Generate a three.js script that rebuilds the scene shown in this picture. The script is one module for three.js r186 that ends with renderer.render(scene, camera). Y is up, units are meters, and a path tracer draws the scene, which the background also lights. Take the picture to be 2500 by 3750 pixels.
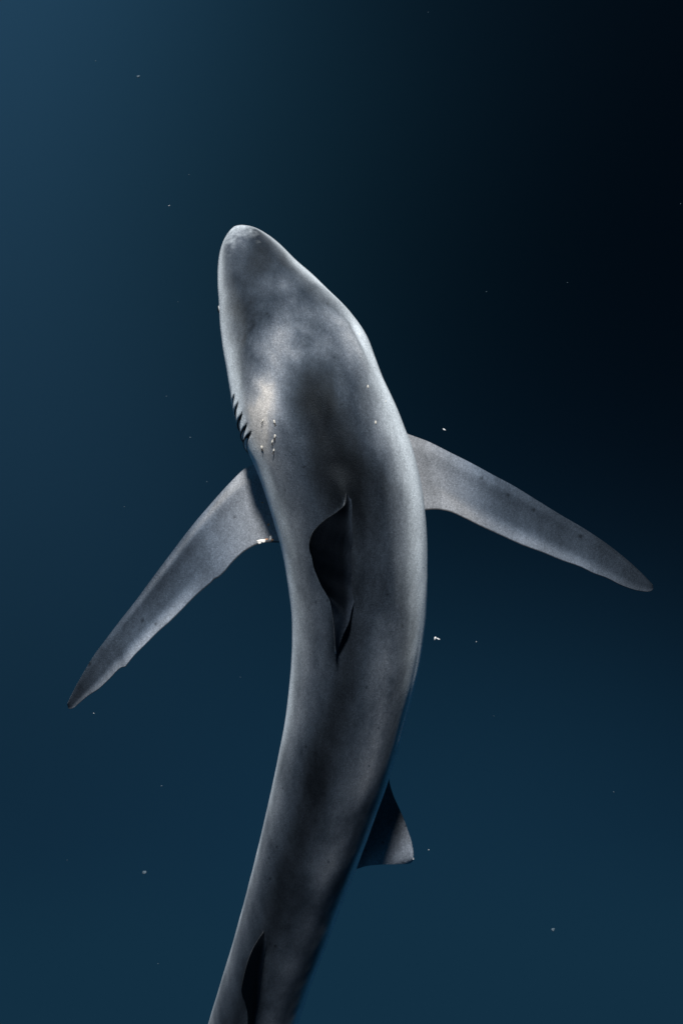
import * as THREE from 'three';
import { ImprovedNoise } from 'three/addons/math/ImprovedNoise.js';
import { mergeGeometries, mergeVertices } from 'three/addons/utils/BufferGeometryUtils.js';

// ------------------------------------------------------------------ camera, water light, sun, exposure
const PITCH = THREE.MathUtils.degToRad(18), FOV = 40, D = 3.5;          // the diver looks slightly upward at the back of the climbing shark
const scene = new THREE.Scene();
const camera = new THREE.PerspectiveCamera(FOV, 682 / 1024, 0.05, 200);
camera.position.set(0, 0, 0);
camera.rotation.set(PITCH, 0, 0);
scene.add(camera);
const renderer = new THREE.WebGLRenderer({ antialias: true });
renderer.setSize(682, 1024);
renderer.toneMapping = THREE.LinearToneMapping;
renderer.toneMappingExposure = 1;
renderer.shadowMap.enabled = true;
const R = new THREE.Matrix4().makeRotationX(PITCH);
const fromView = (x, y, z) => new THREE.Vector3(x, y, z).applyMatrix4(R);

const SUN = fromView(-0.06, 0.72, 0.69).normalize();
const sun = new THREE.DirectionalLight(new THREE.Color(1, 0.965, 0.92), 5);
sun.position.copy(SUN).multiplyScalar(12).add(fromView(0, 0, -D));
sun.target.position.copy(fromView(0, 0, -D));
sun.castShadow = true; sun.shadow.radius = 12; sun.shadow.mapSize.set(4096, 4096);
Object.assign(sun.shadow.camera, { left: -2.5, right: 2.5, top: 2.5, bottom: -2.5, near: 1, far: 30 });
scene.add(sun, sun.target);

// open water as it looks in every direction: paler towards the sunlit side and above, near black away from it
function waterLight() {
  const lin = (c) => { c /= 255; return c <= 0.04045 ? c / 12.92 : Math.pow((c + 0.055) / 1.055, 2.4); };
  const d2r = Math.PI / 180, A = [];
  const at = (az, el, c, w = 15) => A.push([Math.cos(el * d2r) * Math.sin(az * d2r), Math.sin(el * d2r), -Math.cos(el * d2r) * Math.cos(az * d2r), c, 2 / (w * d2r) ** 2]);
  // azimuth (right of the heading), elevation, colour
  at(-17, 38, [41, 78, 108], 7); at(-17, 29, [34, 66, 91], 7); at(-16, 20, [27, 55, 77], 7); at(-15, 12, [20, 44, 62], 7); at(-15, 5, [15, 41, 61], 7);
  at(-8, 37, [23, 51, 71], 7); at(-8, 28, [21, 47, 64], 7); at(-8, 20, [22, 47, 67], 7); at(-8, 11, [16, 42, 61], 7); at(-8, 4, [17, 45, 67], 7);
  at(0, 37, [13, 36, 50], 7); at(0, 28, [8, 27, 38], 7); at(0, 19, [6, 25, 39], 7); at(0, 11, [15, 41, 60], 7); at(0, 4, [18, 48, 70], 7);
  at(8, 37, [3, 17, 28], 7); at(8, 28, [1, 11, 20], 7); at(8, 19, [2, 14, 26], 7); at(8, 11, [16, 43, 62], 7); at(8, 4, [19, 48, 69], 7);
  at(17, 37, [1, 6, 14], 7); at(17, 28, [1, 6, 14], 7); at(16, 19, [2, 9, 18], 7); at(15, 11, [9, 30, 47], 7); at(15, 4, [16, 45, 67], 7);
  for (const el of [16, 26, 36, 46]) { at(24, el, [1, 6, 13], 8); at(32, el, [2, 8, 16], 9); }
  at(8, 45, [6, 20, 32], 8); at(16, 46, [2, 9, 17], 8); at(-16, 46, [38, 72, 98], 8);
  for (let az = -180; az < 180; az += 30) if (Math.abs(az) > 25) {
    const left = 0.5 - 0.5 * Math.sin((az + 30) * d2r), mixc = (a, b) => a.map((x, i) => x + (b[i] - x) * left);
    at(az, 5, mixc([12, 36, 53], [16, 43, 62]), 16); at(az, 25, mixc([4, 15, 26], [36, 68, 92]), az > 0 && az < 60 ? 9 : 16); at(az, 50, mixc([8, 26, 40], [52, 88, 112]), 14);
  }
  at(0, 65, [30, 62, 82], 14); at(0, 90, [70, 108, 132], 20);
  const W = 1024, H = 512, data = new Float32Array(W * H * 4);
  for (let r = 0; r < H; r++) {
    const el = ((r + 0.5) / H - 0.5) * Math.PI;
    for (let c = 0; c < W; c++) {
      const ph = ((c + 0.5) / W - 0.5) * 2 * Math.PI, x = Math.cos(ph) * Math.cos(el), y = Math.sin(el), z = Math.sin(ph) * Math.cos(el);
      let R0 = 0, G0 = 0, B0 = 0, ws = 1e-12;
      if (el <= 0) { R0 = 18; G0 = 47; B0 = 66; ws = 1; } else {
        for (const a of A) {
          const w = Math.exp(-(1 - (a[0] * x + a[1] * y + a[2] * z)) * a[4]);
          R0 += w * a[3][0]; G0 += w * a[3][1]; B0 += w * a[3][2]; ws += w;
        }
        const f = Math.min(1, Math.max(0, el / (6 * d2r))), s = f * f * (3 - 2 * f);
        R0 = R0 / ws * s + 18 * (1 - s); G0 = G0 / ws * s + 47 * (1 - s); B0 = B0 / ws * s * 0.99 + 66 * (1 - s); ws = 1;
      }
      const o = (r * W + c) * 4;
      data[o] = lin(R0); data[o + 1] = lin(G0); data[o + 2] = lin(B0); data[o + 3] = 1;
    }
  }
  const t = new THREE.DataTexture(data, W, H, THREE.RGBAFormat, THREE.FloatType);
  t.mapping = THREE.EquirectangularReflectionMapping; t.magFilter = t.minFilter = THREE.LinearFilter; t.needsUpdate = true;
  return t;
}
scene.background = scene.environment = waterLight();

// ------------------------------------------------------------------ helpers
let seed = 20240611;
const rnd = () => { seed = (seed + 0x6d2b79f5) | 0; let t = Math.imul(seed ^ (seed >>> 15), 1 | seed); t = (t + Math.imul(t ^ (t >>> 7), 61 | t)) ^ t; return ((t ^ (t >>> 14)) >>> 0) / 4294967296; };
const perlin = new ImprovedNoise(), N3 = (x, y, z) => perlin.noise(x + 31.7, y + 11.3, z + 5.9);
const fbm = (x, y, z, o = 4) => { let s = 0, a = 1, n = 0; for (let i = 0; i < o; i++) { s += a * N3(x, y, z); n += a; a *= 0.5; x *= 2.03; y *= 2.03; z *= 2.03; } return s / n; };
const clamp = THREE.MathUtils.clamp, lerp = THREE.MathUtils.lerp, sstep = (a, b, x) => { const t = clamp((x - a) / (b - a), 0, 1); return t * t * (3 - 2 * t); };
const K = 2 * D * Math.tan(THREE.MathUtils.degToRad(FOV / 2)) / 3750;    // metres per unit of the drawing at the shark's distance
const P3 = (px, py, z = 0) => new THREE.Vector3((px - 1250) * K * (D - z) / D, (1875 - py) * K * (D - z) / D, z);
const names = new Map();
const numbered = (n) => { const k = names.get(n) ?? 0; names.set(n, k + 1); return k ? n + '_' + String(k).padStart(3, '0') : n; };

const sharkMatrix = new THREE.Matrix4().makeRotationX(PITCH).setPosition(fromView(0, 0, -D));
const shark = new THREE.Group();
shark.name = 'blue_shark';
shark.position.copy(fromView(0, 0, -D)); shark.rotation.x = PITCH;
shark.userData = { label: 'slender grey-blue shark seen from above its back, long pectoral fins spread in dark open water', category: 'shark' };
scene.add(shark);

// skin grain: fine denticle speckle, drawn out along the body; 0.24 m to a tile
function grain() {
  const S = 1024, col = new Uint8Array(S * S * 4), bmp = new Uint8Array(S * S * 4);
  const lattice = (nx, ny) => { const g = new Float32Array(nx * ny).map(() => rnd()); return (u, v) => { const x = u * nx, y = v * ny, i = Math.floor(x), j = Math.floor(y), f = x - i, h = y - j, s = f * f * (3 - 2 * f), t = h * h * (3 - 2 * h), q = (a, b) => g[((b + ny) % ny) * nx + ((a + nx) % nx)]; return lerp(lerp(q(i, j), q(i + 1, j), s), lerp(q(i, j + 1), q(i + 1, j + 1), s), t); }; };
  const a = lattice(300, 150), b = lattice(140, 70), c = lattice(60, 32), d = lattice(14, 7), e = lattice(420, 240);
  for (let y = 0; y < S; y++) for (let x = 0; x < S; x++) {
    const u = x / S, v = y / S, f = a(u, v), g = b(u, v), h = c(u, v), m = d(u, v), k = e(u, v);
    let t = 0.68 + 0.36 * (f - 0.5) + 0.2 * (g - 0.5) + 0.10 * (h - 0.5) + 0.08 * (m - 0.5) + 0.18 * (k - 0.5);
    if (f * 0.6 + g * 0.4 > 0.72) t += 0.24;
    const o = (y * S + x) * 4, q = clamp(t, 0, 1) * 255;
    col[o] = q; col[o + 1] = q; col[o + 2] = q; col[o + 3] = 255;
    const z = clamp(0.5 + 0.6 * (f - 0.5) + 0.5 * (g - 0.5) + 0.3 * (k - 0.5), 0, 1) * 255;
    bmp[o] = bmp[o + 1] = bmp[o + 2] = z; bmp[o + 3] = 255;
  }
  return [col, bmp].map((dta) => { const t = new THREE.DataTexture(dta, S, S); t.wrapS = t.wrapT = THREE.RepeatWrapping; t.magFilter = THREE.LinearFilter; t.repeat.set(1 / 0.24, 1 / 0.24); t.needsUpdate = true; return t; });
}
const [grainColor, grainBump] = grain();
const skin = new THREE.MeshPhysicalMaterial({ color: 0xffffff, vertexColors: true, map: grainColor, bumpMap: grainBump, bumpScale: 0.00042, roughness: 0.52, specularIntensity: 0.16, specularColor: new THREE.Color().setRGB(0.7, 0.85, 1), side: THREE.DoubleSide });
skin.name = 'shark_skin';

// ------------------------------------------------------------------ body
// stations down the body: left edge, right edge (units of the drawing / 1.5944), depth, height above and below the middle, roll of the back to the left
const ST = [
  [549, 517, 550, 517, -0.13, 0.5, 0.5, 0], [536, 522, 563, 517.5, -0.129, 0.55, 0.5, 0], [522, 538, 583, 522, -0.126, 0.55, 0.5, 0], [510, 562, 607, 534, -0.12, 0.55, 0.5, 0],
  [503, 592, 637, 556, -0.11, 0.54, 0.48, 0], [500, 640, 680, 597, -0.095, 0.54, 0.48, 0], [502, 698, 732, 645, -0.075, 0.56, 0.5, 0], [507, 760, 783, 693, -0.055, 0.6, 0.55, 0],
  [516, 822, 825, 745, -0.035, 0.66, 0.6, 0], [525, 876, 852, 796, -0.02, 0.72, 0.66, 0], [535, 930, 878, 862, -0.01, 0.78, 0.74, 0], [548, 985, 905, 925, 0, 0.82, 0.82, 0],
  [567, 1033, 927, 978, 0, 0.86, 0.88, 0], [590, 1082, 949, 1037, 0, 0.9, 0.92, 0], [611, 1143, 967, 1115, -0.003, 0.94, 0.96, 1], [631, 1207, 977, 1190, -0.01, 0.97, 1, 2],
  [651, 1280, 981, 1275, -0.02, 1, 1.02, 3], [666, 1370, 980, 1365, -0.04, 1.02, 1.04, 4], [671.5, 1450, 974, 1447, -0.06, 1.04, 1.05, 6], [668, 1540, 958, 1548, -0.085, 1.05, 1.05, 8],
  [656, 1640, 932, 1655, -0.12, 1.06, 1.05, 11], [637, 1750, 901, 1764, -0.165, 1.07, 1.05, 14], [613, 1860, 860, 1880, -0.22, 1.08, 1.04, 17], [586, 1975, 813, 2005, -0.29, 1.08, 1.03, 20],
  [555, 2090, 768, 2120, -0.375, 1.06, 1.02, 22], [520, 2215, 722, 2243, -0.47, 1.05, 1, 24], [478, 2352, 670, 2388, -0.59, 1.02, 1, 25], [436, 2480, 610, 2520, -0.7, 0.98, 0.95, 26],
  [398, 2620, 520, 2660, -0.78, 0.9, 0.9, 26], [372, 2740, 452, 2770, -0.83, 0.9, 0.9, 26], [356, 2830, 424, 2850, -0.86, 0.9, 0.9, 26], [350, 2880, 396, 2895, -0.88, 0.8, 0.8, 26],
].map((r) => [r[0] * 1.5944, r[1] * 1.5944, r[2] * 1.5944, r[3] * 1.5944, ...r.slice(4)]);
const NS = ST.length - 1;
const hermite = (a, b, c, d, t) => 0.5 * (2 * b + (c - a) * t + (2 * a - 5 * b + 4 * c - d) * t * t + (3 * b - a - 3 * c + d) * t * t * t);
function station(s) {
  s = clamp(s, 0, NS - 1e-6);
  const i = Math.floor(s), t = s - i, g = (k) => ST[clamp(k, 0, NS)];
  return ST[0].map((_, j) => hermite(g(i - 1)[j], g(i)[j], g(i + 1)[j], g(i + 2)[j], t));
}
const cache = new Map();
function frame(s) {
  if (cache.has(s)) return cache.get(s);
  const [lx, ly, rx, ry, cz, hd, hv, roll] = station(s);
  const L = P3(lx, ly, cz), Rr = P3(rx, ry, cz), c = L.clone().add(Rr).multiplyScalar(0.5), w = Rr.sub(L).multiplyScalar(0.5);
  const f = { c, w, r: w.length(), wd: w.clone().normalize(), hd, hv, roll: roll * Math.PI / 180 };
  cache.set(s, f);
  return f;
}
const GILL = [9.62, 9.96, 10.4, 10.88, 11.25], GILLTOP = [0.4, 0.5, 0.57, 0.62, 0.66];                  // the five slits, by station
function gillShape(s, th) {                                        // th is measured from the right edge over the back; both flanks
  const left = th > Math.PI / 2 && th < 1.5 * Math.PI;
  const a = left ? Math.PI - th : (th > Math.PI ? th - 2 * Math.PI : th);   // 0 at the widest point, + upward, - downward
  const shift = left ? 0 : 0.75;                                  // the right flank turns its slits out of sight
  return { a: a + shift, left };
}
const gillAt = (i, a) => GILL[i] + (GILLTOP[i] - a) * 1.25;
function lift(s, th, q) {                                          // relief of the body surface, metres along the normal
  let h = 0;
  const back = Math.sin(th), fine = fbm(q.x * 7, q.y * 4, q.z * 7, 3);
  h += 0.0035 * fine * sstep(0, 3, s);
  // furrow along the nape, shoulders either side of it
  const off = th - Math.PI / 2;
  h -= 0.011 * Math.exp(-(off * off) / 0.04) * sstep(9, 11, s) * (1 - sstep(14, 15.5, s));
  h += 0.013 * Math.exp(-((off - 0.52) ** 2) / 0.08) * sstep(7, 10, s) * (1 - sstep(12, 15, s));
  h += 0.006 * Math.exp(-((off + 0.7) ** 2) / 0.12) * sstep(5, 7, s) * (1 - sstep(9, 12, s));
  // brow dips in front of the eyes, ridge of the jaw muscle on the right cheek
  h -= 0.006 * Math.exp(-((off) ** 2) / 0.5 - ((s - 6) ** 2) / 1.2);
  h += 0.004 * Math.exp(-((off + 0.05) ** 2) / 0.05 - ((s - 7.1) ** 2) / 0.35);
  h += 0.006 * Math.sin((off + 1.0) * 15 + s * 1.3 + 1.5 * N3(s, off * 3, 2)) * Math.exp(-((off + 0.85) ** 2) / 0.1 - ((s - 8.2) ** 2) / 2.6);
  h += 0.009 * Math.exp(-((off + 0.95) ** 2) / 0.07 - ((s - 7.2) ** 2) / 0.9) + 0.008 * Math.exp(-((off - 0.95) ** 2) / 0.07 - ((s - 6.2) ** 2) / 0.6);
  h += 0.005 * fbm(q.x * 11 + 4, q.y * 8, 3, 2) * sstep(4, 6, s) * (1 - sstep(11, 14, s));
  // raised foot of the first and second dorsal fin
  h += 0.016 * Math.exp(-(off * off) / 0.012) * sstep(13.1, 14.3, s) * (1 - sstep(16, 17.4, s));
  h += 0.012 * Math.exp(-((off - 0.42) ** 2) / 0.02) * sstep(23.4, 24.2, s) * (1 - sstep(25, 26, s));
  const g = gillShape(s, th);
  if (s > 9 && s < 13.5 && g.a < 0.8 && g.a > -0.9) {
    for (let i = 0; i < 5; i++) {
      const up = GILLTOP[i], e = sstep(-0.7, -0.45, g.a) * (1 - sstep(up - 0.4, up + 0.02, g.a)), d = s - gillAt(i, g.a);
      h -= 0.014 * e * Math.exp(-(d * d) / 0.005);
      if (d < 0 && d > -0.4) h += 0.009 * e * (1 + d / 0.4) ** 2;
    }
  }
  // lateral crease low on the hind flank
  h -= 0.002 * Math.exp(-((off + 1.15) ** 2) / 0.006) * sstep(17, 20, s) * (1 - sstep(24, 26, s));
  return h;
}
const Z = new THREE.Vector3(0, 0, 1);
function bodyPoint(s, th, extra = 0) {
  const f = frame(s), c = Math.cos(th), n = Math.sin(th), p = 0.93;
  const x = Math.sign(c) * Math.abs(c) ** p, z = Math.sign(n) * Math.abs(n) ** p;
  const q = f.c.clone().addScaledVector(f.w, x).addScaledVector(Z, z * f.r * (n > 0 ? f.hd : f.hv));
  const h = lift(s, th, q) * Math.min(1, f.r / 0.05) + extra;
  const nx = c / f.r, nz = n / (f.r * (n > 0 ? f.hd : f.hv)), m = Math.hypot(nx, nz);
  return q.addScaledVector(f.wd, h * nx / m).addScaledVector(Z, h * nz / m);
}
const toPx = (v) => { const k = K * (D - v.z) / D; return [1250 + v.x / k, 1875 - v.y / k]; };

// pigment of the skin: dark slate back, paler flanks, white belly, cloudy mottling, small dark flecks; sun glare and shade painted in as well
const lightPatches = [  // sun glare, dapple and shade painted into the skin: drawing x, y, half-width, half-height, turn (degrees), lighter or darker
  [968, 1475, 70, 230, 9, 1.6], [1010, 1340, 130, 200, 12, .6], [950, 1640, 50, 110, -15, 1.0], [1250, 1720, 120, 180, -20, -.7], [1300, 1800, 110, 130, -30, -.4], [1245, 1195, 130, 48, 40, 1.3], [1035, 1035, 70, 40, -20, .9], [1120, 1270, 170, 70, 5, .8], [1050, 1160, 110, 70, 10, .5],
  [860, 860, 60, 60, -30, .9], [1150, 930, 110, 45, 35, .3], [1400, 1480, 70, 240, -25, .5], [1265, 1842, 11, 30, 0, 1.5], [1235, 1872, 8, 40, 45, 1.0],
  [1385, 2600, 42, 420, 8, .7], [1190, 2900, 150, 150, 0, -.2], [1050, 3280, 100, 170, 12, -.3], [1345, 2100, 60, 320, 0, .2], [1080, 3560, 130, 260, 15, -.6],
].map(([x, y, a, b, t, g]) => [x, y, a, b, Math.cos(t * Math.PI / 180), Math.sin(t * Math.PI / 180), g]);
const flecks = [[1312, 1732, 9, 5], [1517, 1775, 8, 5], [1472, 2293, 8, 5], [1024, 916, 10, 3], [1222, 1308, 5, 4], [1250, 1480, 4, 4], [1251, 1675, 5, 4], [1758, 1751, 7, 6], [1855, 1812, 7, 7], [1951, 1867, 7, 6], [2124, 1964, 8, 7], [522, 2274, 8, 6], [571, 2285, 6, 5], [329, 2430, 7, 6], [863, 1893, 6, 5]];
for (let i = 0; i < 46; i++) flecks.push([880 + rnd() * 620, 1000 + rnd() * 2600, 3 + rnd() * 3.5, 3 + rnd() * 2]);
function pigmentAndLight(v, pale, out, back = 1, markings = 0) {
  const [px, py] = toPx(v);
  let k = markings;
  for (const [x, y, a, b, c, s, g] of lightPatches) {
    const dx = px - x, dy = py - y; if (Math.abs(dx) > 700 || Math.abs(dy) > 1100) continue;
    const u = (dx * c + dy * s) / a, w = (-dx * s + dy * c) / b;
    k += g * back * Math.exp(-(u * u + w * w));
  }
  k = Math.exp(k);
  const n1 = fbm(v.x * 9, v.y * 2.6, v.z * 9, 3), n2 = fbm(v.x * 40, v.y * 9, v.z * 40, 3);
  const wx = v.x + 0.12 * N3(v.x * 5, v.y * 3, v.z * 5), n3 = fbm(wx * 7, v.y * 4.2 + wx * 2, v.z * 7, 4);
  k *= 1 + (back ? 1.0 : 0.45) * n1 + 0.22 * n2 + (back ? 0.95 : 0.45) * n3 + (back ? 0.2 : 0.12) * fbm(v.x * 110, v.y * 38, v.z * 110, 2);
  for (const [x, y, a, b] of flecks) { const d = ((px - x) / b) ** 2 + ((py - y) / a) ** 2; if (d < 3) k *= 1 - 0.62 * Math.exp(-d * d); }
  k = Math.max(0.12, k);
  // slate at its darkest, greyer and then cream where sun glare is painted in
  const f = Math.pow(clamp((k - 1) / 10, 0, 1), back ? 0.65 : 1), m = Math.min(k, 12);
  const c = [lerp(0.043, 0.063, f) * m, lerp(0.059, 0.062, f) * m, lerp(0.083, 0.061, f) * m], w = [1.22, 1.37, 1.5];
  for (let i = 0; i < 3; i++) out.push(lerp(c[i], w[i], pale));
}
const rows = 1300, cols = 288;
function makeBody() {
  const pos = [], uv = [], col = [], idx = [], dArc = [];
  let along = 0, last = null;
  for (let i = 0; i <= rows; i++) {
    const t = i / rows, s = NS * (t < 0.04 ? t * t / 0.08 + 0 : t - 0.02) / 0.98, f = frame(s);
    if (last) along += last.distanceTo(f.c); last = f.c;
    for (let j = 0; j <= cols; j++) {
      const th = (j % cols) / cols * 2 * Math.PI - 1e-9, q = bodyPoint(s, th);
      pos.push(q.x, q.y, q.z); uv.push(j / cols * 0.96, along);
      const off = th - Math.PI / 2 - f.roll, up = Math.cos(off);          // 1 on the back, 0 on the flank, -1 on the belly
      const n = 0.14 * fbm(q.x * 14, q.y * 4, q.z * 14, 3);
      const hind = 0.34 * sstep(17, 22, s) * sstep(0, 0.5, -off), lo = up + hind - 0.1 * sstep(0.4, 0.9, -off) * sstep(9, 12, s) * (1 - sstep(16, 18, s));
      let pale = 0.16 * (1 - sstep(0.5, 0.9, lo + n)) + 0.84 * (1 - sstep(0.3, 0.7, lo + n));
      pale *= lerp(0.55, 1, sstep(3, 9, s));
      pale = Math.max(pale, 0.75 * (1 - sstep(0.6, 3.6 + fbm(q.x * 60, q.y * 60, q.z * 60, 2) * 1.6 + 1.6 * Math.max(0, off), s)) * (0.8 + 0.4 * N3(q.x * 160, q.y * 160, q.z * 160)));
      const g = gillShape(s, th);
      if (s > 9.5 && s < 12.6) pale = Math.max(pale, 0.8 * (1 - sstep(0.36, 0.62, g.a)) * sstep(9.4, 9.9, s) * (1 - sstep(11.8, 12.3, s)));
      const mid = off, side = Math.abs(mid);
      let mark = -1.35 * Math.exp(-(mid * mid) / 0.07) * (sstep(8.6, 11, s) - 0.55 * sstep(13.5, 15, s) + 0.5 * sstep(16.5, 18, s) - 0.3 * sstep(20, 22, s));  // natural dark midline stripe, deepened as painted shade along the back
      mark += (0.55 + 0.25 * sstep(17, 19, s)) * Math.exp(-((side - 0.78) ** 2) / 0.07) * sstep(6, 10, s) + 0.25 * sstep(16, 18, s) + 1.1 * fbm(q.x * 12 + q.y * 5, q.y * 8, q.z * 9, 3) * (1 - sstep(12, 15, s));
      pigmentAndLight(q, clamp(pale, 0, 1), col, sstep(0.05, 0.4, up), mark);
    }
  }
  for (let i = 0; i < rows; i++) for (let j = 0; j < cols; j++) {
    const a = i * (cols + 1) + j, b = a + 1, c = a + cols + 1, d = c + 1;
    idx.push(a, b, c, b, d, c);
  }
  const g = new THREE.BufferGeometry();
  g.setAttribute('position', new THREE.Float32BufferAttribute(pos, 3)); g.setAttribute('uv', new THREE.Float32BufferAttribute(uv, 2)); g.setAttribute('color', new THREE.Float32BufferAttribute(col, 3));
  g.setIndex(idx); g.computeVertexNormals();
  const n = g.attributes.normal;                                     // one normal on both sides of the seam under the belly
  for (let i = 0; i <= rows; i++) { const a = i * (cols + 1), b = a + cols, v = new THREE.Vector3(n.getX(a) + n.getX(b), n.getY(a) + n.getY(b), n.getZ(a) + n.getZ(b)).normalize(); n.setXYZ(a, v.x, v.y, v.z); n.setXYZ(b, v.x, v.y, v.z); }
  return g;
}
const bodyGeometry = makeBody();
// the skin of the back at a place of the drawing
function onBack(px, py) {
  const p = bodyGeometry.attributes.position, n = bodyGeometry.attributes.normal, v = new THREE.Vector3();
  let best = 1e9, at = 0;
  for (let i = 0; i < p.count; i += 1) {
    if (n.getZ(i) < 0.02) continue;
    v.fromBufferAttribute(p, i);
    const k = K * (D - v.z) / D, dx = 1250 + v.x / k - px, dy = 1875 - v.y / k - py, d = dx * dx + dy * dy;
    if (d < best) { best = d; at = i; }
  }
  return { p: new THREE.Vector3().fromBufferAttribute(p, at), n: new THREE.Vector3().fromBufferAttribute(n, at) };
}

// ------------------------------------------------------------------ fins
const poly = (pts, t) => { let L = [0]; for (let i = 1; i < pts.length; i++) L.push(L[i - 1] + pts[i].distanceTo(pts[i - 1])); const d = t * L[L.length - 1]; let i = 1; while (i < pts.length - 1 && L[i] < d) i++; return pts[i - 1].clone().lerp(pts[i], clamp((d - L[i - 1]) / (L[i] - L[i - 1] + 1e-9), 0, 1)); };
const smooth = (pts) => new THREE.CatmullRomCurve3(pts, false, 'centripetal').getSpacedPoints(160);
// a fin between two edges a(t), b(t) (t along the fin, u across from a to b), thick(u, t), bend(u, t) out of its plane
function fin({ a, b, nu = 60, nt = 160, thick, bend = () => 0, shade, face = null }) {
  const mid = [], pos = [], uv = [], col = [], idx = [];
  for (let i = 0; i <= nt; i++) { const A = poly(a, i / nt), B = poly(b, i / nt); for (let j = 0; j <= nu; j++) { const u = 0.5 - 0.5 * Math.cos(Math.PI * j / nu); mid.push(A.clone().lerp(B, u)); } }
  const at = (i, j) => mid[clamp(i, 0, nt) * (nu + 1) + clamp(j, 0, nu)];
  for (let i = 0; i <= nt; i++) for (let j = 0; j <= nu; j++) {
    let ni = i, nj = j;
    if (i === nt) ni = nt - 1; 
    const n = at(ni + 1, nj).clone().sub(at(ni - 1, nj)).cross(at(ni, nj + 1).clone().sub(at(ni, nj - 1))).normalize();
    if (face && n.dot(face) < 0) n.negate(); else if (!face && n.z < 0) n.negate();
    mid[i * (nu + 1) + j].n = n;
  }
  let along = 0;
  for (const side of [1, -1]) for (let i = 0; i <= nt; i++) for (let j = 0; j <= nu; j++) {
    const u = 0.5 - 0.5 * Math.cos(Math.PI * j / nu), t = i / nt, m = at(i, j), n = m.n;
    const q = m.clone().addScaledVector(n, bend(u, t) * (1 - sstep(0.6, 0.97, t)) + side * (j === 0 || j === nu || i === nt ? 0.00015 : thick(u, t)) / 2);
    q.addScaledVector(n, 0.0012 * fbm(q.x * 14, q.y * 14, q.z * 14, 3));
    pos.push(q.x, q.y, q.z); uv.push(face ? q.z : q.x * 0.95, q.y);
    const c = []; pigmentAndLight(m, side < 0 ? 0.3 : 0, c, 0);
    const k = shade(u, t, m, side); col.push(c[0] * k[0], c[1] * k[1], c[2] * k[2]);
  }
  const half = (nt + 1) * (nu + 1);
  for (let i = 0; i < nt; i++) for (let j = 0; j < nu; j++) { const p = i * (nu + 1) + j, q = p + 1, r = p + nu + 1, s = r + 1; idx.push(p, r, q, q, r, s, p + half, q + half, r + half, q + half, s + half, r + half); }
  const g = new THREE.BufferGeometry();
  g.setAttribute('position', new THREE.Float32BufferAttribute(pos, 3)); g.setAttribute('uv', new THREE.Float32BufferAttribute(uv, 2)); g.setAttribute('color', new THREE.Float32BufferAttribute(col, 3));
  g.setIndex(idx); g.computeVertexNormals();
  return g;
}
const wing = (u, nose = 0.18) => Math.pow(clamp(u / nose, 0, 1), 0.55) * Math.pow(1 - u, 0.8) * 1.15;
const pts = (list, ox, oy, k, z) => list.map(([x, y], i) => P3(ox + x / k, oy + y / k, z(i / (list.length - 1))));

// left pectoral: long blade swept back, root tucked under the flank
const zl = (t) => lerp(-0.1, -0.2, t), zr = (t) => lerp(-0.075, -0.3, t);
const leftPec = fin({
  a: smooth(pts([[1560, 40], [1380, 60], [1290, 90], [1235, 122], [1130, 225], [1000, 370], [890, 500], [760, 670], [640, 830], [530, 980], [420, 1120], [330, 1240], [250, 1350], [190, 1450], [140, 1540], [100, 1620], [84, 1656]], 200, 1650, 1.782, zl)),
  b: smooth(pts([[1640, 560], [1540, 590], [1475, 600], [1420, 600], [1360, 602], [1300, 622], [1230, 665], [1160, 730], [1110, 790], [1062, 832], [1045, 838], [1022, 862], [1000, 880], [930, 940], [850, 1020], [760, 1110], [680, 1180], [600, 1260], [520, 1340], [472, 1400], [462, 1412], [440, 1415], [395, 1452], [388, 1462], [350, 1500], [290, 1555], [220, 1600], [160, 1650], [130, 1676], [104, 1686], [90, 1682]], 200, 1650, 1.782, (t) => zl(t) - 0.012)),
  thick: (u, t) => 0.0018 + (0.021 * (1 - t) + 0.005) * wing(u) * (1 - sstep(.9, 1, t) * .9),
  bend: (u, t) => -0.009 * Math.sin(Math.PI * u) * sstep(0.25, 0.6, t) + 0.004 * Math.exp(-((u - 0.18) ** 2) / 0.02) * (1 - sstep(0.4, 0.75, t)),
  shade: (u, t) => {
    const root = 1 - sstep(.06, .46, t), hind = sstep(.62, .93, u) * sstep(.3, .55, t), lead = Math.exp(-((u - .1) ** 2) / .004) * (1 - sstep(.5, .8, t));  // bright hind and leading strips paint in light on the curved blade
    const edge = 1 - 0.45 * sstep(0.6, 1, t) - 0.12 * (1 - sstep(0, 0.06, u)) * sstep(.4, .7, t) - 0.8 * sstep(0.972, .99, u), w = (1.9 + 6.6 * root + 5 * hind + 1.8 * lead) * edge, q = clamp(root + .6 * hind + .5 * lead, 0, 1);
    return [w * (1 + .36 * q), w * (1 + .06 * q), w * (1 - .17 * q)];
  },
});
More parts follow.
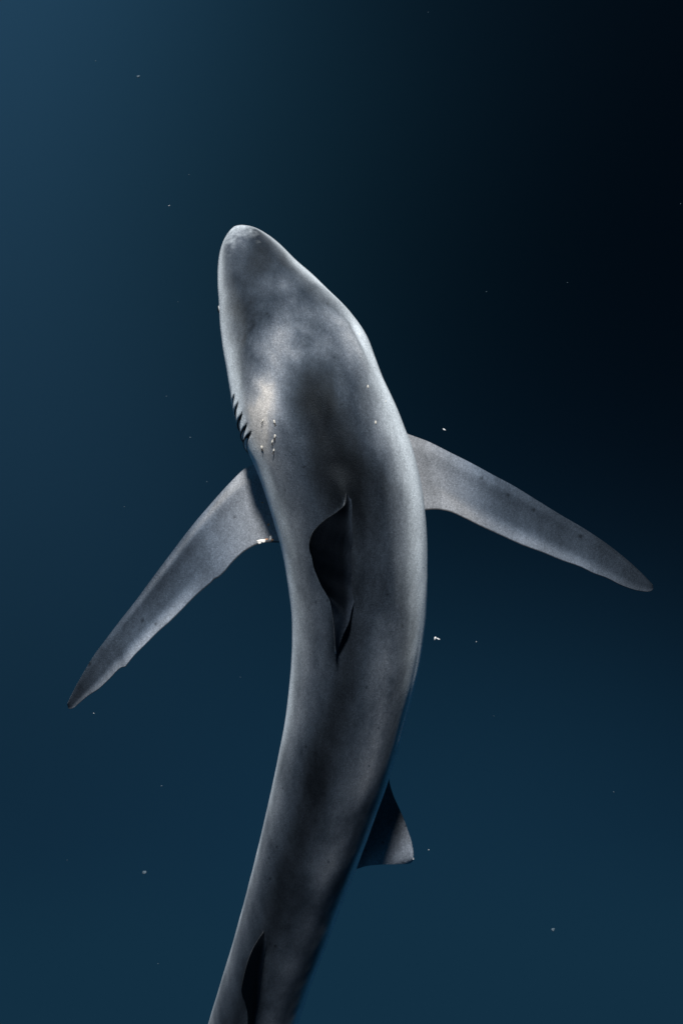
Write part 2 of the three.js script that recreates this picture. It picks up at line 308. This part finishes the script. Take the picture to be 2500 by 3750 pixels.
const rightPec = fin({
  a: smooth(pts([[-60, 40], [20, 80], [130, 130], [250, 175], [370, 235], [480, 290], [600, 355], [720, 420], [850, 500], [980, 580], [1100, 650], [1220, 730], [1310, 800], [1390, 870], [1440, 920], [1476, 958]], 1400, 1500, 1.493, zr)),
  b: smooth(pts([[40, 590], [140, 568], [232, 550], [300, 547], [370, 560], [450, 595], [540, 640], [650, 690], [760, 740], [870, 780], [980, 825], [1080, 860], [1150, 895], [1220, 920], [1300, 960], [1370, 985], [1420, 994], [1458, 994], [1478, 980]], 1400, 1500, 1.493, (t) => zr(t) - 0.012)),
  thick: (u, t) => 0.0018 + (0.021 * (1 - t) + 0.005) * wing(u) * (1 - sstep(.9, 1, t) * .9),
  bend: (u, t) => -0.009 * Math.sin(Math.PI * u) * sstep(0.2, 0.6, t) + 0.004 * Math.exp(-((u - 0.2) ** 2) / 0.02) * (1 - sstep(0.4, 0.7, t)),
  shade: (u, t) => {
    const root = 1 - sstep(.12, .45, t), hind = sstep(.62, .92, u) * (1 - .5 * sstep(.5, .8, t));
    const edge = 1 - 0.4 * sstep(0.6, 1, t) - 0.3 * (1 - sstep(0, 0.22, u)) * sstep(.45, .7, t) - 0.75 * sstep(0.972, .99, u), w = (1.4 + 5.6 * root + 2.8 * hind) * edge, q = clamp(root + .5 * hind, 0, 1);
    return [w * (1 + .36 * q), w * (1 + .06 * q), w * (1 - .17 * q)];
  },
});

// first dorsal: stands up from the back and leans to the left, free rear tip trailing close over the skin
function standingFin({ base, top, lean, ox, oy, k, foot = 0.022, thin = 0.011, dark = 0.55, tall = 1.2, paleTip = true }) {
  const B = base.map(([x, y, lift = 0]) => { const r = onBack(ox + x / k, oy + y / k); return r.p.clone().addScaledVector(r.n, lift - 0.003); });
  const bs = smooth(B);
  const T = top.map(([x, y, h]) => P3(ox + x / k, oy + y / k, 0)).map((p, i) => {
    // height over the back grows with how far the tip leans away from its foot
    const f = poly(bs, top[i][3]), z = f.z + top[i][2] * tall;
    return P3(ox + top[i][0] / k, oy + top[i][1] / k, z);
  });
  return fin({
    a: bs, b: smooth(T), nt: 150, nu: 70, face: new THREE.Vector3(1, 0, 0),
    thick: (u, t) => { const chord = Math.pow(clamp(Math.sin(Math.PI * Math.pow(t, 0.7)), 0, 1), 0.6); return 0.0016 + chord * (thin * (1 - u * 0.85) * (1 - sstep(.97, 1, u)) + foot * Math.exp(-u / 0.11)); },
    shade: (u, t) => { const q = lerp(0.8, lerp(dark, 1.3, sstep(0.72, 0.82, t) * 0.8 * (paleTip ? 1 : 0)), sstep(0.04, 0.24, u)) * (1 - 0.6 * sstep(0.93, 0.98, u)); return [q, q, q * 1.03]; },  // shaded face and lit rear tip are put into the fin colour
  });
}
const dorsal = standingFin({
  base: [[700, 130], [705, 260], [700, 400], [695, 560], [690, 720], [690, 880], [700, 1040], [715, 1180], [712, 1240, .012], [690, 1340, .02], [655, 1480, .022], [612, 1670, .016]],
  top: [[697, 150, .004, 0], [690, 245, .03, .05], [600, 330, .085, .1], [500, 398, .14, .16], [420, 470, .185, .22], [370, 540, .21, .28], [346, 620, .22, .33], [350, 690, .212, .37], [372, 765, .195, .42], [390, 860, .175, .47], [430, 960, .148, .53], [470, 1050, .12, .59], [510, 1110, .1, .64], [540, 1160, .085, .68], [560, 1250, .06, .76], [578, 1400, .045, .86], [592, 1560, .035, .94], [606, 1685, .02, 1]],
  lean: 22, ox: 1000, oy: 1750, k: 2.613, dark: 0.3,
});
const dorsal2 = standingFin({
  base: [[600, 800], [594, 900], [578, 1010], [560, 1130], [545, 1250], [533, 1370], [522, 1470], [512, 1560], [500, 1700]],
  top: [[592, 818, .004, 0], [545, 885, .04, .1], [500, 960, .075, .2], [465, 1050, .1, .3], [438, 1150, .115, .4], [415, 1265, .12, .5], [420, 1330, .11, .58], [445, 1400, .09, .68], [462, 1480, .07, .78], [466, 1568, .05, .88], [470, 1700, .02, 1]],
  lean: 25, ox: 700, oy: 3050, k: 2.24, thin: 0.008, dark: 0.3, foot: 0.012, paleTip: false,
});
// right pelvic fin under the hind flank, its twin on the far side, anal fin and tail below the frame
const pelvicR = fin({
  a: smooth(pts([[1130, 850], [1168, 960], [1180, 1050], [1210, 1150], [1250, 1240], [1290, 1330], [1330, 1440], [1360, 1540], [1373, 1640], [1370, 1680]], 900, 2400, 2.24, (t) => lerp(-0.29, -0.37, t))),
  b: smooth(pts([[930, 900], [880, 1200], [820, 1500], [800, 1700], [860, 1752], [905, 1750], [980, 1728], [1100, 1716], [1250, 1712], [1345, 1705], [1370, 1680]], 900, 2400, 2.24, (t) => lerp(-0.33, -0.39, t))),
  thick: (u, t) => 0.0018 + 0.016 * (1 - t * 0.7) * wing(u),
  shade: (u, t) => { const q = 1.6 + 8 * sstep(.5, 1, t); return [q * 1.25, q * 1.05, q * .9]; }, nt: 110, nu: 70,  // outer corner lightened in the colour, as the sunlit part beyond the body shadow
});
const pelvicL = fin({
  a: smooth(pts([[440, 850], [400, 1000], [370, 1150], [350, 1300], [350, 1400]], 900, 2400, 2.24, (t) => lerp(-0.36, -0.46, t))),
  b: smooth(pts([[640, 900], [640, 1100], [620, 1300], [560, 1420], [350, 1400]], 900, 2400, 2.24, (t) => lerp(-0.36, -0.461, t))),
  thick: (u, t) => 0.0018 + 0.016 * (1 - t * 0.7) * wing(u), shade: () => [1, 1, 1], nt: 60, nu: 30,
});
function tailFin(tipX, tipY, tipZ, inner) {
  const q = (x, y, z) => P3(x * 1.5944, y * 1.5944, z);
  return fin({
    a: smooth([q(372, 2760, -.82), q(356, 2850, -.86), q((356 + tipX) / 2 - 14, (2850 + tipY) / 2, (tipZ - .86) / 2), q(tipX, tipY, tipZ)]),
    b: smooth([q(430, 2790, -.82), q(398, 2890, -.88), inner, q(tipX, tipY, tipZ)]),
    thick: (u, t) => 0.002 + 0.03 * (1 - t) * wing(u), shade: () => [0.8, 0.8, 0.85], nt: 80, nu: 30, face: new THREE.Vector3(1, 0, 0),
  });
}
const q2 = (x, y, z) => P3(x * 1.5944, y * 1.5944, z);
const tailUpper = tailFin(200, 3230, -.62, q2(330, 3030, -.8));
const tailLower = tailFin(400, 3060, -1.08, q2(404, 2990, -.97));

// the animal's body and its fins are one mesh
const whole = mergeGeometries([bodyGeometry, leftPec, rightPec, dorsal, dorsal2, pelvicR, pelvicL, tailUpper, tailLower].map((g) => { const c = g.clone(); for (const n of Object.keys(c.attributes)) if (!['position', 'normal', 'uv', 'color'].includes(n)) c.deleteAttribute(n); return c; }));
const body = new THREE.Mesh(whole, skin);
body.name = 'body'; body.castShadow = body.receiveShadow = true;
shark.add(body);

// ------------------------------------------------------------------ gill slits, eyes, torn skin
const gillDark = new THREE.MeshStandardMaterial({ color: new THREE.Color().setRGB(0.012, 0.012, 0.014), roughness: 0.8, side: THREE.DoubleSide });
for (const left of [true, false]) for (let i = 0; i < 5; i++) {
  const pos = [], idx = [], n = 36;
  for (let k = 0; k <= n; k++) {
    const a = lerp(GILLTOP[i] - 0.03, -0.6, k / n), b = left ? a : a - 0.75, th = left ? Math.PI - b : b + 2 * Math.PI, w = (0.055 + 0.024 * i) * Math.pow(Math.sin(Math.PI * Math.pow(clamp(k / n, 0.001, 0.999), 0.8)), 1.1);
    for (const o of [-w * 0.8, 0, w]) { const q = bodyPoint(gillAt(i, a) + o, th, o === 0 ? 0.0035 : 0.0015); pos.push(q.x, q.y, q.z); }
    if (k) { const b = (k - 1) * 3; idx.push(b, b + 3, b + 1, b + 1, b + 3, b + 4, b + 1, b + 4, b + 2, b + 2, b + 4, b + 5); }
  }
  const g = new THREE.BufferGeometry();
  g.setAttribute('position', new THREE.Float32BufferAttribute(pos, 3)); g.setIndex(idx); g.computeVertexNormals();
  const m = new THREE.Mesh(g, gillDark); m.name = numbered('gill_slit'); m.castShadow = m.receiveShadow = true; shark.add(m);
}
const eyeDark = new THREE.MeshPhysicalMaterial({ color: new THREE.Color().setRGB(0.01, 0.012, 0.015), roughness: 0.12 });
const lidPale = new THREE.MeshPhysicalMaterial({ color: new THREE.Color().setRGB(0.6, 0.62, 0.63), roughness: 0.5 });
for (const left of [true, false]) {
  const s = left ? 6.25 : 6.2, th = left ? Math.PI + 0.02 : -0.5, p = bodyPoint(s, th, -0.0075);
  const ball = new THREE.Mesh(new THREE.SphereGeometry(0.0125, 32, 24), eyeDark); ball.name = numbered('eye'); ball.position.copy(p);
  const lid = new THREE.Mesh(new THREE.TorusGeometry(0.0105, 0.0018, 12, 40), lidPale); lid.name = numbered('eyelid');
  const out = bodyPoint(s, th, 0.02).sub(p).normalize();
  lid.quaternion.setFromUnitVectors(new THREE.Vector3(0, 0, 1), out); lid.position.copy(out).multiplyScalar(0.006);
  ball.add(lid); shark.add(ball);
}

// ------------------------------------------------------------------ small life on the skin and specks adrift
function lump(r, sx, sy, sz, rough = 0.35) {
  let g = mergeVertices(new THREE.IcosahedronGeometry(r, 3).deleteAttribute('uv').deleteAttribute('normal'));
  const p = g.attributes.position, o = rnd() * 50;
  for (let i = 0; i < p.count; i++) { const v = new THREE.Vector3().fromBufferAttribute(p, i), k = 1 + rough * 2 * N3(v.x / r * 0.9 + o, v.y / r * 0.9, v.z / r * 0.9); p.setXYZ(i, v.x * k * sx, v.y * k * sy, v.z * k * sz); }
  g.computeVertexNormals();
  return g;
}
const shell = new THREE.MeshStandardMaterial({ color: new THREE.Color().setRGB(0.72, 0.7, 0.64), roughness: 0.55 });
const strand = new THREE.MeshStandardMaterial({ color: new THREE.Color().setRGB(0.05, 0.045, 0.04), roughness: 0.7 });
const place = (o, v) => { o.position.copy(v.clone().applyMatrix4(sharkMatrix)); o.quaternion.setFromRotationMatrix(R); };
const parasites = [
  [962, 1541, 'pale copepod with dark egg strings on the left shoulder, nearest the gill slits'],
  [1006, 1545, 'pale copepod at the head of the short row down the shark\'s left shoulder'],
  [1007, 1597, 'pale copepod second in the short row down the shark\'s left shoulder'],
  [998, 1616, 'pale copepod third in the short row down the shark\'s left shoulder'],
  [1002, 1650, 'pale copepod last in the short row down the shark\'s left shoulder'],
  [959, 1637, 'pale copepod with a long dark string, on the left flank edge behind the gill slits'],
  [1345, 1418, 'cream copepod on the right side of the nape, foremost of the three there'],
  [1411, 1470, 'tiny white copepod near the right edge of the nape'],
  [1374, 1547, 'white copepod on the right shoulder, largest and hindmost of the three there'],
];
parasites.forEach(([px, py, label], i) => {
  const at = onBack(px, py), k = [0.75, 1, 1.05, 0.8, 0.85, 1, 0.9, 0.55, 1.05][i];
  const o = new THREE.Group(); o.name = numbered('copepod'); o.userData = { label, category: 'copepod', group: 'parasites clinging to the shark' };
  const b = new THREE.Mesh(lump(0.0025 * k, 0.7 + rnd() * 0.2, 1.4 + rnd() * 0.3, 0.5, 0.3), shell); b.name = 'carapace'; b.position.z = 0.0012; o.add(b);
  if (i < 6) for (const sx of [-1, 1]) { const e = new THREE.Mesh(new THREE.CapsuleGeometry(0.0008 * k, 0.007 * k, 4, 8), strand); e.name = numbered('egg_string'); e.position.set(sx * 0.001, -0.007, 0.0008); e.rotation.z = sx * 0.12; o.add(e); }
  place(o, at.p.clone().addScaledVector(at.n, 0.001));
  o.traverse((m) => { m.castShadow = m.receiveShadow = true; });
  o.rotateZ((rnd() - 0.5) * 0.7); scene.add(o);
});
// torn white flap at the rear root of the left pectoral
const scarMat = new THREE.MeshStandardMaterial({ color: new THREE.Color().setRGB(0.85, 0.84, 0.8), roughness: 0.6 }), sore = new THREE.MeshStandardMaterial({ color: new THREE.Color().setRGB(0.5, 0.26, 0.14), roughness: 0.6 });
for (const [x, y, sx, sy, turn, m, n] of [[1352, 590, 1.7, .75, .12, scarMat, 'torn_skin'], [1338, 598, .9, .6, .5, scarMat, 'torn_skin'], [1408, 572, .5, .9, 0, scarMat, 'torn_skin'], [1396, 484, .5, .5, 0, sore, 'sore'], [1382, 580, .7, .35, 0, sore, 'sore'], [1420, 584, .6, .4, 0, sore, 'sore'], [1355, 340, .45, .3, 0, sore, 'sore']]) {
  const o = new THREE.Mesh(lump(0.006, sx, sy, .45, .4), m); o.name = numbered(n); o.position.copy(P3(200 + x / 1.782, 1650 + y / 1.782, -0.098)); o.rotation.z = turn; o.castShadow = o.receiveShadow = true; shark.add(o);
}

const snow = new THREE.MeshStandardMaterial({ color: new THREE.Color().setRGB(0.7, 0.73, 0.75), roughness: 0.8 }), murk = new THREE.MeshStandardMaterial({ color: new THREE.Color().setRGB(0.075, 0.115, 0.15), roughness: 0.9 });
const drift = (name, label, category, group, x, y, z, r, sx, sy, m, turn = 0) => {
  const o = new THREE.Mesh(lump(r, sx, sy, 0.8, 0.4), m); o.name = numbered(name); o.userData = { label, category }; if (group) o.userData.group = group;
  place(o, P3(x, y, z)); o.rotateZ(turn); o.castShadow = o.receiveShadow = true; scene.add(o);
};
drift('white_crumb', 'bright white crumb drifting right of the shark\'s flank, left of a pair', 'debris', null, 1592, 2338, -.1, 0.003, .8, 1.35, snow, -.5);
drift('white_crumb', 'bright white crumb strip drifting right of the shark\'s flank, right of a pair', 'debris', null, 1604, 2340, -.1, 0.0026, 1.9, .7, snow, -.4);
drift('drifting_speck', 'pale speck in dark water above the right pectoral fin', 'speck', null, 1625, 1573, .1, 0.0024, 1.2, .8, snow, -.6);
drift('drifting_speck', 'round grey mote in the water left of the tail', 'speck', null, 529, 3195, .3, 0.004, 1, 1, murk);
drift('drifting_speck', 'round grey mote in blue water right of the tail', 'speck', null, 2024, 3404, .3, 0.0034, 1, 1, murk);
drift('drifting_speck', 'small grey mote in the paler water at the upper left', 'speck', null, 507, 280, .3, 0.0028, 1.2, .9, murk);
for (const [x, y, r, where] of [
  [692, 640, 22, 'above the snout, uppermost of three left of centre'], [620, 753, 24, 'above and left of the snout, beside a slightly higher mote'], [652, 1106, 20, 'just left of the shark\'s eye'], [610, 1451, 20, 'left of the gill slits'],
  [697, 1602, 24, 'left of the front root of the left pectoral fin'], [758, 1764, 20, 'close above the leading edge of the left pectoral fin'], [456, 1856, 20, 'well left of the left pectoral fin\'s leading edge'], [344, 2612, 22, 'just below the tip of the left pectoral fin'],
  [880, 2480, 14, 'between the left pectoral fin and the hind body'], [592, 2878, 26, 'left of the hind body, level with the pelvic fin\'s front'], [247, 3150, 18, 'near the left border, level with the pelvic fin\'s hind edge'], [579, 3529, 16, 'at lower left, nearest the second dorsal fin'],
  [2245, 2900, 20, 'in blue water far right of the pelvic fin'], [1807, 2622, 18, 'right of the hind body, below the bright white crumbs'], [1743, 2350, 16, 'a little right of the bright white crumbs'], [1569, 3112, 18, 'just right of the pelvic fin\'s tip'],
  [1567, 45, 18, 'at the top border right of centre'], [351, 223, 20, 'at the upper left, above a larger grey mote'], [2490, 746, 20, 'at the right border in the darkest water'], [1780, 1068, 18, 'in dark water right of the head'], [2076, 1035, 16, 'in black water far right of the head'],
]) drift('drifting_mote', 'tiny mote ' + where, 'mote', 'tiny faint motes adrift in the water', x, y, -.2 + rnd() * .6, r * 0.5e-4, 1 + rnd() * .5, 0.8, rnd() < .15 ? snow : murk, rnd() * 3);

renderer.render(scene, camera);
